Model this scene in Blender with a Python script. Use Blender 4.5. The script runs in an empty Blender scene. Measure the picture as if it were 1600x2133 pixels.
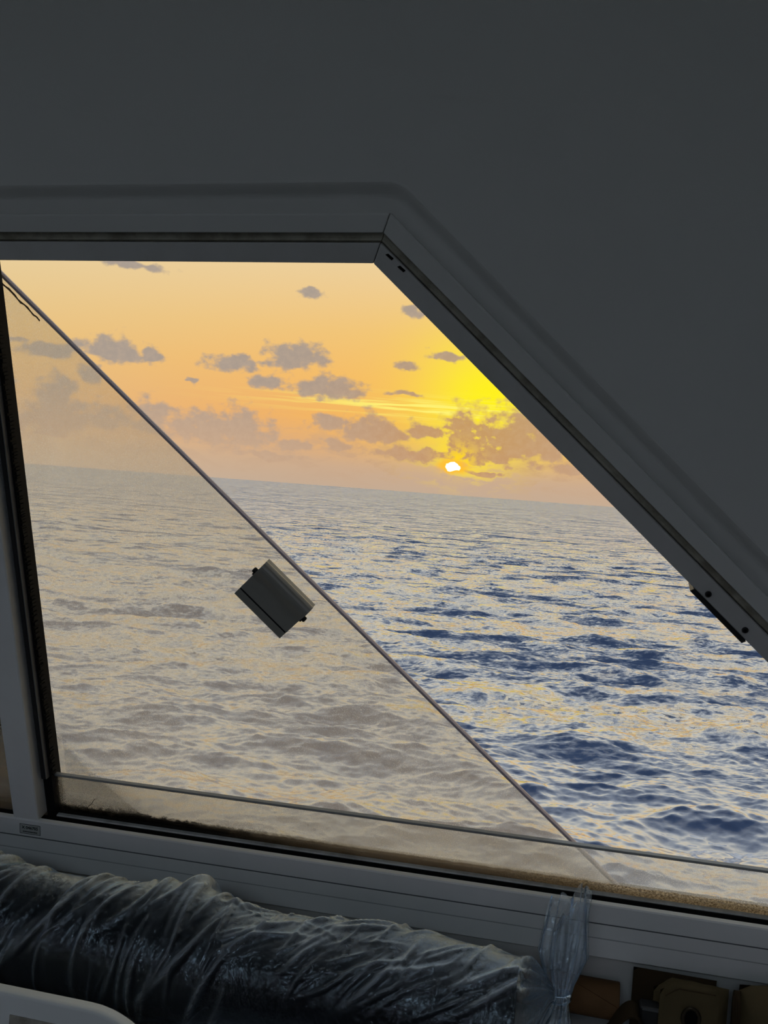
import bpy, math, random
import numpy as np
from mathutils import Matrix, Vector
from mathutils.geometry import tessellate_polygon

scene = bpy.context.scene
COL = scene.collection
rng = np.random.default_rng(11)
random.seed(5)


def lin(r, g, b, a=1.0):
    def f(c):
        c /= 255.0
        return c / 12.92 if c <= 0.04045 else ((c + 0.055) / 1.055) ** 2.4
    return (f(r), f(g), f(b), a)


class NT:
    """Small helper round a node tree."""
    def __init__(self, tree):
        self.t = tree
        tree.nodes.clear()

    def new(self, kind, **kw):
        n = self.t.nodes.new(kind)
        for k, v in kw.items():
            setattr(n, k, v)
        return n

    def put(self, sock, val):
        if isinstance(val, bpy.types.NodeSocket):
            self.t.links.new(val, sock)
        elif val is not None:
            sock.default_value = val

    def math(self, op, a, b=None, c=None, clamp=False):
        n = self.new('ShaderNodeMath', operation=op, use_clamp=clamp)
        for i, v in enumerate((a, b, c)):
            self.put(n.inputs[i], v)
        return n.outputs[0]

    def vmath(self, op, a, b=None):
        n = self.new('ShaderNodeVectorMath', operation=op)
        self.put(n.inputs[0], a)
        if b is not None:
            self.put(n.inputs[1], b)
        return n.outputs[1] if op in ('LENGTH', 'DISTANCE', 'DOT_PRODUCT') else n.outputs[0]

    def xyz(self, x, y, z=0.0):
        n = self.new('ShaderNodeCombineXYZ')
        for i, v in enumerate((x, y, z)):
            self.put(n.inputs[i], v)
        return n.outputs[0]

    def sep(self, v):
        n = self.new('ShaderNodeSeparateXYZ')
        self.put(n.inputs[0], v)
        return n.outputs

    def mix(self, f, a, b, blend='MIX'):
        n = self.new('ShaderNodeMix', data_type='RGBA', blend_type=blend)
        self.put(n.inputs[0], f)
        self.put(n.inputs[6], a)
        self.put(n.inputs[7], b)
        return n.outputs[2]

    def step(self, v, lo, hi, a=0.0, b=1.0):
        n = self.new('ShaderNodeMapRange', interpolation_type='SMOOTHSTEP')
        for i, q in enumerate((v, lo, hi, a, b)):
            self.put(n.inputs[i], q)
        return n.outputs[0]

    def ramp(self, f, stops, interp='LINEAR'):
        n = self.new('ShaderNodeValToRGB')
        n.color_ramp.interpolation = interp
        el = n.color_ramp.elements
        while len(el) < len(stops):
            el.new(0.5)
        for e, (p, c) in zip(el, stops):
            e.position = p
            e.color = c
        self.put(n.inputs[0], f)
        return n.outputs[0]

    def noise(self, vec, scale=5.0, detail=4.0, rough=0.5, lac=2.0, distort=0.0):
        n = self.new('ShaderNodeTexNoise')
        self.put(n.inputs['Vector'], vec)
        n.inputs['Scale'].default_value = scale
        n.inputs['Detail'].default_value = detail
        n.inputs['Roughness'].default_value = rough
        n.inputs['Lacunarity'].default_value = lac
        n.inputs['Distortion'].default_value = distort
        return n.outputs[0]

    def gauss(self, a, e, ca, ce, sa, se):
        x = self.math('DIVIDE', self.math('SUBTRACT', a, ca), sa)
        y = self.math('DIVIDE', self.math('SUBTRACT', e, ce), se)
        q = self.math('ADD', self.math('MULTIPLY', x, x), self.math('MULTIPLY', y, y))
        return self.math('EXPONENT', self.math('MULTIPLY', q, -1.0))


# ------------------------------------------------------------------ camera
CAM = Vector((0, 0, 1.5))
cam_data = bpy.data.cameras.new('camera')
cam_data.sensor_fit = 'HORIZONTAL'
cam_data.sensor_width = 36.0
cam_data.lens = 45.0                     # focal length of 2000 px in a 1600 px wide frame
cam_data.clip_start = 0.02
cam_data.clip_end = 60000
cam = bpy.data.objects.new('camera', cam_data)
cam.matrix_world = Matrix(((0.997258, -0.073997, 0.0, CAM.x),
                           (0.001715, 0.023116, -0.999731, CAM.y),
                           (0.073977, 0.996991, 0.023180, CAM.z),
                           (0, 0, 0, 1)))
COL.objects.link(cam)
scene.camera = cam

vs = scene.view_settings
vs.view_transform = 'Standard'
vs.look = 'None'
vs.gamma = 1.0
vs.use_curve_mapping = False
vs.exposure = 0.0
scene.cycles.use_denoising = True
scene.cycles.use_adaptive_sampling = True
scene.cycles.adaptive_threshold = 0.08
scene.cycles.adaptive_min_samples = 12
scene.cycles.max_bounces = 7
scene.cycles.diffuse_bounces = 3
scene.cycles.glossy_bounces = 3
scene.cycles.transparent_max_bounces = 24
scene.cycles.caustics_reflective = False
scene.cycles.caustics_refractive = False
scene.cycles.sample_clamp_indirect = 4.0

# ------------------------------------------------------------------ sky
SUN_AZ, SUN_EL = 3.88, 1.67
CLOUDS = [(-16.48, 6.81, 1.95, 0.69, 1), (-19.69, 6.39, 1.58, 0.49, 0.8), (-14.12, 6.71, 0.63, 0.32, 0.7),
          (-9.48, 6.7, 1.49, 0.49, 0.9), (-5.74, 7.57, 1.58, 0.69, 1), (-6.61, 6.96, 1.58, 0.37, 0.9),
          (-7.48, 5.77, 1.03, 0.43, 0.9), (-3.9, 5.76, 2.01, 0.69, 1), (0.56, 7.34, 0.97, 0.34, 0.7),
          (2.87, 8.11, 1.29, 0.32, 0.6), (-5.21, 11.07, 1.15, 0.4, 0.45), (0.69, 10.52, 0.86, 0.43, 0.4),
          (-15.47, 11.49, 2.72, 0.34, 0.35), (-19.14, 2.89, 2.23, 0.97, 1), (-19.22, 4.15, 0.86, 1.09, 1),
          (-21.47, 2.51, 1.29, 0.74, 0.9), (-13.97, 3.21, 1.32, 1.09, 0.9), (-10.8, 2.87, 2.15, 0.97, 1),
          (-8.72, 2.99, 1.72, 1.15, 1), (-3.61, 3.68, 1.15, 0.43, 0.9), (-1.29, 3.63, 1.66, 0.8, 1),
          (0.09, 3.22, 1.15, 0.52, 0.8), (1.98, 3.64, 1.2, 0.46, 0.9), (4.56, 3.54, 1.2, 1.26, 1),
          (7.48, 3.54, 1.78, 1.32, 1), (9.58, 3.54, 2.01, 1.15, 0.9), (5.16, 2.39, 2.01, 0.4, 0.9),
          (-11.72, 5.44, 0.43, 0.23, 0.4), (-16.36, 2.99, 1.49, 0.69, 0.8), (-21.84, 4.53, 0.72, 0.23, 0.5),
          (-21.72, 6.7, 0.86, 0.17, 0.4), (-17.43, 5.28, 0.8, 0.69, 0.5), (0.91, 5.73, 1.15, 0.17, 0.5),
          (5.8, 1.44, 1.72, 0.29, 0.7), (1.17, 2.24, 2.58, 0.52, 0.7), (3.3, 2.2, 0.8, 0.29, 0.9),
          (-3.15, 2.49, 1.29, 0.4, 0.6), (-5.7, 2.3, 1.43, 0.46, 0.6), (-7.06, 1.48, 2.58, 0.34, 0.5),
          (10.53, 2.05, 2.01, 0.4, 0.5), (-19.54, 1.83, 1.72, 0.23, 0.35)]


def build_world():
    w = bpy.data.worlds.new('sunset_sky')
    scene.world = w
    w.use_nodes = True
    T = NT(w.node_tree)
    d = T.new('ShaderNodeTexCoord').outputs['Generated']
    x, y, z = T.sep(T.vmath('NORMALIZE', d))[:3]
    az = T.math('MULTIPLY', T.math('ARCTAN2', x, y), 57.2958)
    el = T.math('MULTIPLY', T.math('ARCSINE', z), 57.2958)
    daz = T.math('ABSOLUTE', T.math('SUBTRACT', az, SUN_AZ))
    f60 = T.math('DIVIDE', el, 60.0, clamp=True)
    front = T.ramp(f60, [(0.0, lin(197, 171, 147)), (1.3 / 60, lin(205, 171, 140)), (2.6 / 60, lin(224, 172, 122)),
                         (4 / 60, lin(241, 177, 103)), (6.5 / 60, lin(243, 187, 110)), (9 / 60, lin(240, 196, 124)),
                         (13 / 60, lin(236, 207, 156)), (20 / 60, lin(242, 228, 196)), (34 / 60, lin(228, 228, 218)),
                         (1.0, lin(200, 210, 220))])
    side = T.ramp(f60, [(0.0, lin(205, 184, 160)), (3 / 60, lin(222, 186, 140)), (7 / 60, lin(230, 194, 132)),
                        (13 / 60, lin(230, 210, 166)), (20 / 60, lin(238, 226, 200)), (34 / 60, lin(230, 228, 216)),
                        (1.0, lin(198, 208, 218))])
    back = T.ramp(f60, [(0.0, lin(130, 140, 158)), (6 / 60, lin(160, 150, 165)), (14 / 60, lin(170, 170, 184)),
                        (34 / 60, lin(150, 170, 195)), (1.0, lin(150, 172, 198))])
    sky = T.mix(T.step(daz, 6, 34), front, side)
    sky = T.mix(T.step(daz, 50, 130), sky, back)
    # sun glow
    haze = T.step(el, 0.7, 3.2)           # murk over the horizon swallows the glow
    sky = T.mix(T.math('MULTIPLY', T.math('MULTIPLY', T.gauss(az, el, 4.5, 5.0, 8.0, 5.5), 0.5), haze), sky, lin(255, 200, 70))
    sky = T.mix(T.math('MULTIPLY', T.gauss(az, el, 5.8, 5.6, 4.0, 4.5), haze, clamp=True), sky, lin(255, 241, 30))
    P = T.xyz(az, el, 0.0)
    # thin bright streaks of high cloud
    sn = T.noise(T.vmath('MULTIPLY', P, (0.16, 4.2, 1)), 1.0, 3, 0.55)
    band = T.gauss(az, el, 1.5, 4.95, 7.0, 0.55)
    sky = T.mix(T.math('MULTIPLY', T.step(sn, 0.46, 0.6), band), sky, lin(255, 244, 120))
    # cumulus
    wn = T.new('ShaderNodeTexNoise')
    T.put(wn.inputs['Vector'], T.vmath('MULTIPLY', P, (0.8, 1.2, 1)))
    wn.inputs['Scale'].default_value = 1.0
    wn.inputs['Detail'].default_value = 2.0
    warp = T.vmath('MULTIPLY', T.vmath('SUBTRACT', wn.outputs[1], (0.5, 0.5, 0.5)), (1.9, 0.9, 0.0))
    Q = T.vmath('ADD', P, warp)
    F = None
    for (a, e, ra, re, s) in CLOUDS:
        big = re > 0.6                    # tall cumulus has a flat base
        k = 1.35 if big else 1.05
        c = (a, e - re * 0.35, 0) if big else (a, e, 0)
        if a > 3 and s > 0.8:
            ra, re = ra * 1.32, re * 1.22
        n = T.new('ShaderNodeVectorMath', operation='MULTIPLY_ADD')
        inv = (1 / (ra * (0.45 + 0.6 * s)), 1 / (re * k * (0.45 + 0.55 * s)), 0)
        T.put(n.inputs[0], Q)
        n.inputs[1].default_value = inv
        n.inputs[2].default_value = (-c[0] * inv[0], -c[1] * inv[1], 0)
        v = n.outputs[0]
        if big:
            v = T.vmath('MAXIMUM', v, T.vmath('MULTIPLY', v, (1, -2.0, 1)))
        r = T.vmath('LENGTH', v)
        F = r if F is None else T.math('MINIMUM', F, r)
    cn = T.noise(T.vmath('MULTIPLY', P, (1.0, 1.35, 1)), 1.1, 5, 0.56)
    Fn = T.math('ADD', F, T.math('MULTIPLY', T.math('SUBTRACT', cn, 0.5), 2.3))
    dens = T.step(Fn, 1.32, 0.62)
    # broken low bank near the horizon
    bn = T.noise(T.vmath('MULTIPLY', P, (0.42, 1.25, 1)), 1.0, 6, 0.62, distort=0.3)
    bank = T.math('MULTIPLY', T.step(bn, 0.46, 0.6), T.gauss(az, el, 0, 1.9, 90, 1.3))
    # the same kind of scattered cloud all round the horizon, beyond the view
    on = T.noise(T.vmath('MULTIPLY', T.xyz(T.math('ABSOLUTE', az), el, 0), (0.22, 0.6, 1)), 1.0, 5, 0.6)
    far = T.math('MULTIPLY', T.step(on, 0.55, 0.66),
                 T.math('MULTIPLY', T.step(T.math('ABSOLUTE', az), 23, 30), T.gauss(az, el, 0, 5, 400, 5)))
    dens = T.math('MAXIMUM', dens, T.math('MAXIMUM', T.math('MULTIPLY', bank, 0.6), T.math('MULTIPLY', far, 0.8)))
    prox = T.gauss(az, el, SUN_AZ + 1.0, SUN_EL + 1.8, 7.0, 5.0)
    ccol = T.mix(T.step(el, 1.0, 6.5), lin(198, 166, 138), lin(163, 152, 144))
    ccol = T.mix(prox, ccol, lin(194, 146, 104))
    cdet = T.noise(P, 2.3, 4, 0.6)
    ccol = T.mix(T.math('MULTIPLY', T.step(cdet, 0.35, 0.7), 0.16), ccol, lin(214, 186, 158))
    sky2 = T.mix(T.math('MULTIPLY', dens, 0.92), sky, ccol)
    rim = T.math('MULTIPLY', T.math('MULTIPLY', dens, T.math('SUBTRACT', 1.0, dens)), 4.0)
    prox2 = T.gauss(az, el, SUN_AZ + 0.8, SUN_EL + 1.2, 2.6, 2.4)
    sky2 = T.mix(T.math('MULTIPLY', rim, prox2, clamp=True), sky2, lin(255, 226, 70))
    # break in the cloud round the sun, and the disc itself
    gap = cdet
    g2 = T.math('MULTIPLY', T.gauss(az, el, SUN_AZ + 0.35, SUN_EL + 0.5, 1.1, 0.9), T.step(gap, 0.36, 0.58))
    sky2 = T.mix(g2, sky2, lin(255, 214, 40))
    core = T.vmath('LENGTH', T.vmath('MULTIPLY', T.vmath('SUBTRACT', T.vmath('ADD', P, T.vmath('MULTIPLY', T.vmath('SUBTRACT', T.xyz(cn, cdet, 0), (0.5, 0.5, 0)), (0.5, 0.45, 0))), (SUN_AZ, SUN_EL, 0)), (1 / 0.48, 1 / 0.23, 0)))
    sky2 = T.mix(T.step(core, 2.6, 0.9), sky2, lin(255, 190, 50))
    disc = T.step(core, 1.1, 0.75)
    sky2 = T.mix(disc, sky2, (9.0, 7.6, 4.2, 1))
    # below the horizon (never seen past the sea): dull water tone
    sky2 = T.mix(T.step(el, -0.3, -2.0), sky2, lin(120, 128, 134))
    bg = T.new('ShaderNodeBackground')
    T.put(bg.inputs[0], sky2)
    bg.inputs[1].default_value = 1.0
    w.cycles.sampling_method = 'NONE'
    out = T.new('ShaderNodeOutputWorld')
    T.put(out.inputs[0], bg.outputs[0])


build_world()

def area(name, loc, target, sx, sy, power, color):
    l = bpy.data.lights.new(name, 'AREA')
    l.shape = 'RECTANGLE'
    l.size, l.size_y = sx, sy
    l.energy = power
    l.color = color
    o = bpy.data.objects.new(name, l)
    o.location = loc
    o.rotation_euler = (Vector(target) - Vector(loc)).to_track_quat('-Z', 'Y').to_euler()
    COL.objects.link(o)
    return o


# dim blue daylight through the cabin's windows on the far side, behind the camera
area('daylight_rear', (-0.9, -2.35, 1.5), (-0.7, 0.0, 1.35), 1.5, 0.8, 0.12, (0.80, 0.93, 1.0))
area('daylight_rear_side', (1.5, -2.35, 1.5), (1.4, 0.0, 1.4), 1.1, 0.8, 0.06, (0.86, 0.94, 1.0))
# fills added from the left and overhead to lift the sill and film
area('left_fill', (-2.1, -0.1, 1.15), (0.0, 1.05, 1.0), 0.8, 1.5, 0.15, (0.72, 0.89, 1.0))
area('overhead_fill', (-0.6, -1.75, 2.37), (-0.6, -1.75, 0.0), 1.1, 0.9, 11.0, (0.74, 0.90, 1.0))

# ------------------------------------------------------------------ helpers
# frame of the window wall: u to the right along it, v up along it, n out into the cabin
O_ = Vector((-0.032603, 0.970958, 1.725176))
U_ = Vector((0.976614, -0.214583, 0.013423))
V_ = Vector((-0.073943, -0.276593, 0.958138))
N_ = Vector((-0.201887, -0.936723, -0.285991))
WALL = Matrix(((U_.x, V_.x, N_.x, O_.x), (U_.y, V_.y, N_.y, O_.y), (U_.z, V_.z, N_.z, O_.z), (0, 0, 0, 1)))
TH = 0.760906                            # slope of the slanted side below the horizontal
ST, CT = math.sin(TH), math.cos(TH)
# frame of the ledge below the window: level, x along the wall, y towards it, z up
ZS = 0.90
LX = Vector((U_.x, U_.y, 0)).normalized()
LY = Vector((-LX.y, LX.x, 0))
LO = O_ + V_ * ((ZS - O_.z) / V_.z)
LEDGE = Matrix(((LX.x, LY.x, 0, LO.x), (LX.y, LY.y, 0, LO.y), (0, 0, 1, LO.z), (0, 0, 0, 1)))


def finish(o, mat=None, parent=None, frame=None, smooth=False):
    COL.objects.link(o)
    if mat:
        o.data.materials.append(mat)
    if parent is not None:
        o.parent = parent
    elif frame is not None:
        o.matrix_world = frame
    if smooth:
        o.data.polygons.foreach_set('use_smooth', [True] * len(o.data.polygons))
    return o


def mesh(name, verts, faces, mat=None, parent=None, frame=None, smooth=False):
    me = bpy.data.meshes.new(name)
    me.from_pydata([tuple(v) for v in verts], [], [tuple(f) for f in faces])
    me.update()
    return finish(bpy.data.objects.new(name, me), mat, parent, frame, smooth)


def empty(name, frame, loc=None):
    o = bpy.data.objects.new(name, None)
    o.empty_display_size = 0.05
    COL.objects.link(o)
    m = frame.copy()
    if loc is not None:
        m = m @ Matrix.Translation(loc)
    o.matrix_world = m
    return o


def bevel(o, w, seg=2, angle=35):
    m = o.modifiers.new('bevel', 'BEVEL')
    m.width = w
    m.segments = seg
    m.limit_method = 'ANGLE'
    m.angle_limit = math.radians(angle)
    return o


def tag(o, label=None, cat=None, group=None, kind=None):
    for k, v in (('label', label), ('category', cat), ('group', group), ('kind', kind)):
        if v:
            o[k] = v
    return o


def box_vf(x0, x1, y0, y1, z0, z1):
    v = [(x0, y0, z0), (x1, y0, z0), (x1, y1, z0), (x0, y1, z0), (x0, y0, z1), (x1, y0, z1), (x1, y1, z1), (x0, y1, z1)]
    f = [(0, 3, 2, 1), (4, 5, 6, 7), (0, 1, 5, 4), (1, 2, 6, 5), (2, 3, 7, 6), (3, 0, 4, 7)]
    return v, f


def box(name, x0, x1, y0, y1, z0, z1, mat, parent=None, frame=None, bev=0.0, seg=2):
    o = mesh(name, *box_vf(x0, x1, y0, y1, z0, z1), mat, parent, frame)
    if bev:
        bevel(o, bev, seg)
    return o


def loft(name, rings, mat, parent=None, frame=None, closed=True, caps=True, smooth=False):
    k = len(rings[0])
    verts = [p for r in rings for p in r]
    faces = []
    for i in range(len(rings) - 1):
        for j in range(k if closed else k - 1):
            a, b = i * k + j, i * k + (j + 1) % k
            faces.append((a, b, b + k, a + k))
    if caps and closed:
        faces.append(tuple(range(k))[::-1])
        faces.append(tuple((len(rings) - 1) * k + j for j in range(k)))
    return mesh(name, verts, faces, mat, parent, frame, smooth)


def plate(name, outer, holes, z0, z1, mat, parent=None, frame=None):
    """flat slab z0..z1 with the outline and holes given in its plane"""
    loops = [outer] + holes
    flat = [p for l in loops for p in l]
    tris = tessellate_polygon([[Vector((p[0], p[1], 0)) for p in l] for l in loops])
    n = len(flat)
    verts = [(p[0], p[1], z0) for p in flat] + [(p[0], p[1], z1) for p in flat]
    faces = []
    for t in tris:
        a, b, c = (flat[i] for i in t)
        if (b[0] - a[0]) * (c[1] - a[1]) - (b[1] - a[1]) * (c[0] - a[0]) < 0:
            t = (t[0], t[2], t[1])
        faces.append(tuple(i + n for i in t))
        faces.append((t[2], t[1], t[0]))
    s = 0
    for l in loops:
        k = len(l)
        for j in range(k):
            a, b = s + j, s + (j + 1) % k
            faces.append((a, b, b + n, a + n))
        s += k
    o = mesh(name, verts, faces, mat, parent, frame)
    import bmesh
    bm = bmesh.new()
    bm.from_mesh(o.data)
    bmesh.ops.recalc_face_normals(bm, faces=bm.faces)
    bm.to_mesh(o.data)
    bm.free()
    return o


def cyl(name, p, axis, r, length, mat, parent=None, frame=None, seg=24, bev=0.0, smooth=True):
    axis = Vector(axis).normalized()
    q = axis.to_track_quat('Z', 'Y').to_matrix()
    rings = []
    prof = [(0, r)] if not bev else [(0, r - bev), (bev, r)]
    prof += [(length, r)] if not bev else [(length - bev, r), (length, r - bev)]
    for (h, rr) in prof:
        rings.append([Vector(p) + q @ Vector((rr * math.cos(2 * math.pi * j / seg), rr * math.sin(2 * math.pi * j / seg), h))
                      for j in range(seg)])
    return loft(name, rings, mat, parent, frame)


# ------------------------------------------------------------------ materials
def principled(name, col, rough=0.5, spec=0.5, metal=0.0, bump=None, mottle=None):
    m = bpy.data.materials.new(name)
    m.use_nodes = True
    T = NT(m.node_tree)
    p = T.new('ShaderNodeBsdfPrincipled')
    co = T.new('ShaderNodeTexCoord').outputs['Object']
    c = col
    if mottle:
        sc, amt, c2 = mottle
        c = T.mix(T.math('MULTIPLY', T.step(T.noise(co, sc, 5, 0.6), 0.35, 0.7), amt), col, c2)
    T.put(p.inputs['Base Color'], c)
    p.inputs['Roughness'].default_value = rough
    p.inputs['Specular IOR Level'].default_value = spec
    p.inputs['Metallic'].default_value = metal
    if bump:
        sc, st = bump
        b = T.new('ShaderNodeBump')
        b.inputs['Strength'].default_value = st
        b.inputs['Distance'].default_value = 0.002
        T.put(b.inputs['Height'], T.noise(co, sc, 3, 0.6))
        T.put(p.inputs['Normal'], b.outputs[0])
    out = T.new('ShaderNodeOutputMaterial')
    T.put(out.inputs[0], p.outputs[0])
    return m


M_WALL = principled('painted_wall', lin(218, 218, 216), 0.65, 0.3, bump=(900, 0.12), mottle=(7, 0.10, lin(190, 190, 187)))
M_FRAME = principled('white_frame', lin(236, 238, 238), 0.42, 0.4, mottle=(14, 0.12, lin(196, 198, 196)))
M_FRAME_IN = principled('frame_inner', lin(206, 205, 204), 0.45, 0.4, mottle=(20, 0.25, lin(180, 176, 170)))
M_GASKET = principled('gasket_grimy', lin(176, 172, 158), 0.6, 0.3, mottle=(45, 0.7, lin(118, 112, 98)))
M_BLACK = principled('black_rubber', lin(16, 16, 17), 0.7, 0.2)
M_DARKGREY = principled('dark_seal', lin(46, 46, 48), 0.55, 0.3)
M_GAP = principled('joint_gap', lin(12, 12, 12), 0.9, 0.1)
M_FLOOR = principled('vinyl_floor', lin(44, 45, 47), 0.6, 0.3, mottle=(3, 0.3, lin(38, 38, 40)))
M_ROOM = principled('wood_panelling', lin(104, 92, 78), 0.6, 0.3, mottle=(5, 0.4, lin(84, 72, 60)))
M_CEIL = principled('ceiling_panel', lin(215, 216, 216), 0.7, 0.2)
M_ALU = principled('anodised_grey', lin(168, 167, 160), 0.30, 0.5, metal=0.3, bump=(300, 0.03))
M_PIN = principled('black_plastic', lin(18, 18, 20), 0.4, 0.4)
M_SCREW = principled('screw_steel', lin(70, 70, 72), 0.3, 0.5, metal=0.8)
M_EDGE = principled('glass_edge_grey', lin(205, 190, 200), 0.35, 0.5)
M_EDGE2 = principled('glass_edge_green', lin(158, 160, 160), 0.3, 0.5)
M_LEDGE = principled('ledge_paint', lin(190, 194, 198), 0.55, 0.3, mottle=(9, 0.2, lin(160, 164, 168)))
M_PAPER = principled('label_silver', lin(188, 192, 190), 0.45, 0.4)
M_INK = principled('label_ink', lin(26, 28, 30), 0.6, 0.2)
M_CARD = principled('cardboard', lin(118, 88, 60), 0.8, 0.15, bump=(220, 0.2), mottle=(30, 0.35, lin(96, 70, 46)))
M_CARD_IN = principled('cardboard_inside', lin(90, 62, 38), 0.9, 0.1)
M_KHAKI = principled('khaki_canvas', lin(96, 84, 60), 0.85, 0.1, bump=(700, 0.4), mottle=(25, 0.35, lin(80, 70, 50)))
M_KHAKI_D = principled('khaki_canvas_dark', lin(62, 50, 35), 0.9, 0.1, bump=(700, 0.4))
M_BRASS = principled('dark_eyelet', lin(60, 52, 40), 0.35, 0.5, metal=0.8)
M_WHITEP = principled('white_plastic', lin(222, 226, 226), 0.5, 0.35, bump=(500, 0.08))
M_CLOTH = principled('navy_roll', lin(15, 17, 23), 0.8, 0.1, mottle=(12, 0.5, lin(10, 11, 15)))
M_OLDPAPER = principled('worn_paper', lin(176, 172, 162), 0.8, 0.1, mottle=(45, 0.8, lin(112, 106, 98)))


def glass_mat(name, tint, veil, cover, speck, grime=None, rail_dirt=False):
    """window glass with a salt film: part clear, part light-scattering crust (thickest where speckled)"""
    m = bpy.data.materials.new(name)
    m.use_nodes = True
    T = NT(m.node_tree)
    co = T.new('ShaderNodeTexCoord').outputs['Object']
    tr = T.new('ShaderNodeBsdfTransparent')
    tr.inputs[0].default_value = tint
    tl = T.new('ShaderNodeBsdfTranslucent')
    df = T.new('ShaderNodeBsdfDiffuse')
    cx, cy, cz = T.sep(co)[:3]
    big = T.noise(T.vmath('MULTIPLY', co, (1, 0.45, 1)), 6, 4, 0.6)
    fine = T.noise(co, 760, 1, 0.5)
    mid = T.noise(T.vmath('MULTIPLY', co, (1, 0.6, 1)), 70, 3, 0.6)
    cov = T.math('ADD', cover, T.math('MULTIPLY', T.math('SUBTRACT', big, 0.5), 0.22))
    cov = T.math('ADD', cov, T.math('MULTIPLY', T.math('SUBTRACT', mid, 0.5), 0.10))
    spk = T.math('MULTIPLY', T.step(fine, 0.50, 0.74), T.step(big, 0.33, 0.6))
    cov = T.math('ADD', cov, T.math('MULTIPLY', spk, speck), clamp=True)
    # the crust sits on the weather side of the glass
    onz = T.sep(T.new('ShaderNodeTexCoord').outputs['Normal'])[2]
    bf = T.new('ShaderNodeNewGeometry').outputs['Backfacing']
    onz = T.math('MULTIPLY', onz, T.math('MULTIPLY_ADD', bf, -2.0, 1.0))
    outside = T.step(onz, 0.3, -0.3)
    cov = T.math('MULTIPLY', cov, T.math('MULTIPLY_ADD', outside, 0.94, 0.06))
    vc = T.mix(T.math('MULTIPLY', T.step(fine, 0.50, 0.72), 0.8), veil, lin(255, 254, 250))
    solid = None
    if rail_dirt:
        # sand and black mould that settled along the bottom and left edges
        edge = T.math('ADD', cy, T.math('MULTIPLY', T.math('SUBTRACT', T.noise(co, 60, 4, 0.65), 0.5), 0.006))
        sandy = T.step(edge, -0.7170, -0.7208)
        sn = T.noise(co, 420, 3, 0.7)
        right = T.step(T.math('ADD', cx, T.math('MULTIPLY', T.math('SUBTRACT', T.noise(co, 9, 3, 0.6), 0.5), 0.3)), 0.05, 0.35)
        sand = T.mix(right, lin(112, 102, 90), T.mix(T.step(sn, 0.4, 0.62), lin(104, 90, 70), lin(196, 180, 152)))
        vc = T.mix(sandy, vc, sand)
        cov = T.math('ADD', cov, T.math('MULTIPLY', sandy, 0.45), clamp=True)
        leftw = T.step(T.math('ADD', cx, T.math('MULTIPLY', T.math('SUBTRACT', T.noise(co, 25, 3, 0.6), 0.5), 0.25)), 0.05, -0.35)
        bl = T.math('ADD', cy, T.math('MULTIPLY', T.math('SUBTRACT', T.noise(co, 110, 5, 0.7), 0.5), 0.026))
        mould = T.math('MULTIPLY', T.step(bl, -0.7130, -0.7195), leftw)
        le = T.math('ADD', cx, T.math('MULTIPLY', T.math('SUBTRACT', T.noise(co, 230, 4, 0.7), 0.5), 0.014))
        mould = T.math('MAXIMUM', mould, T.math('MULTIPLY', T.step(le, -0.4455, -0.4500), 0.8))
        solid = mould
    T.put(tl.inputs[0], vc)
    s1 = T.new('ShaderNodeMixShader')
    T.put(s1.inputs[0], cov)
    T.put(s1.inputs[1], tr.outputs[0])
    T.put(s1.inputs[2], tl.outputs[0])
    res = s1.outputs[0]
    if solid is not None:
        df.inputs[0].default_value = lin(24, 22, 18)
        s3 = T.new('ShaderNodeMixShader')
        T.put(s3.inputs[0], solid)
        T.put(s3.inputs[1], res)
        T.put(s3.inputs[2], df.outputs[0])
        res = s3.outputs[0]
    gl = T.new('ShaderNodeBsdfGlossy')
    gl.inputs['Roughness'].default_value = 0.05
    lw = T.new('ShaderNodeFresnel')
    lw.inputs[0].default_value = 1.45
    s2 = T.new('ShaderNodeMixShader')
    T.put(s2.inputs[0], T.math('MULTIPLY', lw.outputs[0], 0.6))
    T.put(s2.inputs[1], res)
    T.put(s2.inputs[2], gl.outputs[0])
    out = T.new('ShaderNodeOutputMaterial')
    T.put(out.inputs[0], s2.outputs[0])
    return m


M_GLASS_SLIDE = glass_mat('salted_glass', (0.97, 0.96, 0.93, 1), lin(250, 238, 222), 0.40, 0.32)
M_GLASS_LOW = glass_mat('sprayed_glass', (0.97, 0.97, 0.96, 1), lin(252, 252, 252), 0.42, 0.6, rail_dirt=True)
M_GLASS_LEFT = glass_mat('tinted_glass', (0.62, 0.62, 0.62, 1), lin(190, 182, 172), 0.18, 0.2)


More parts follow.
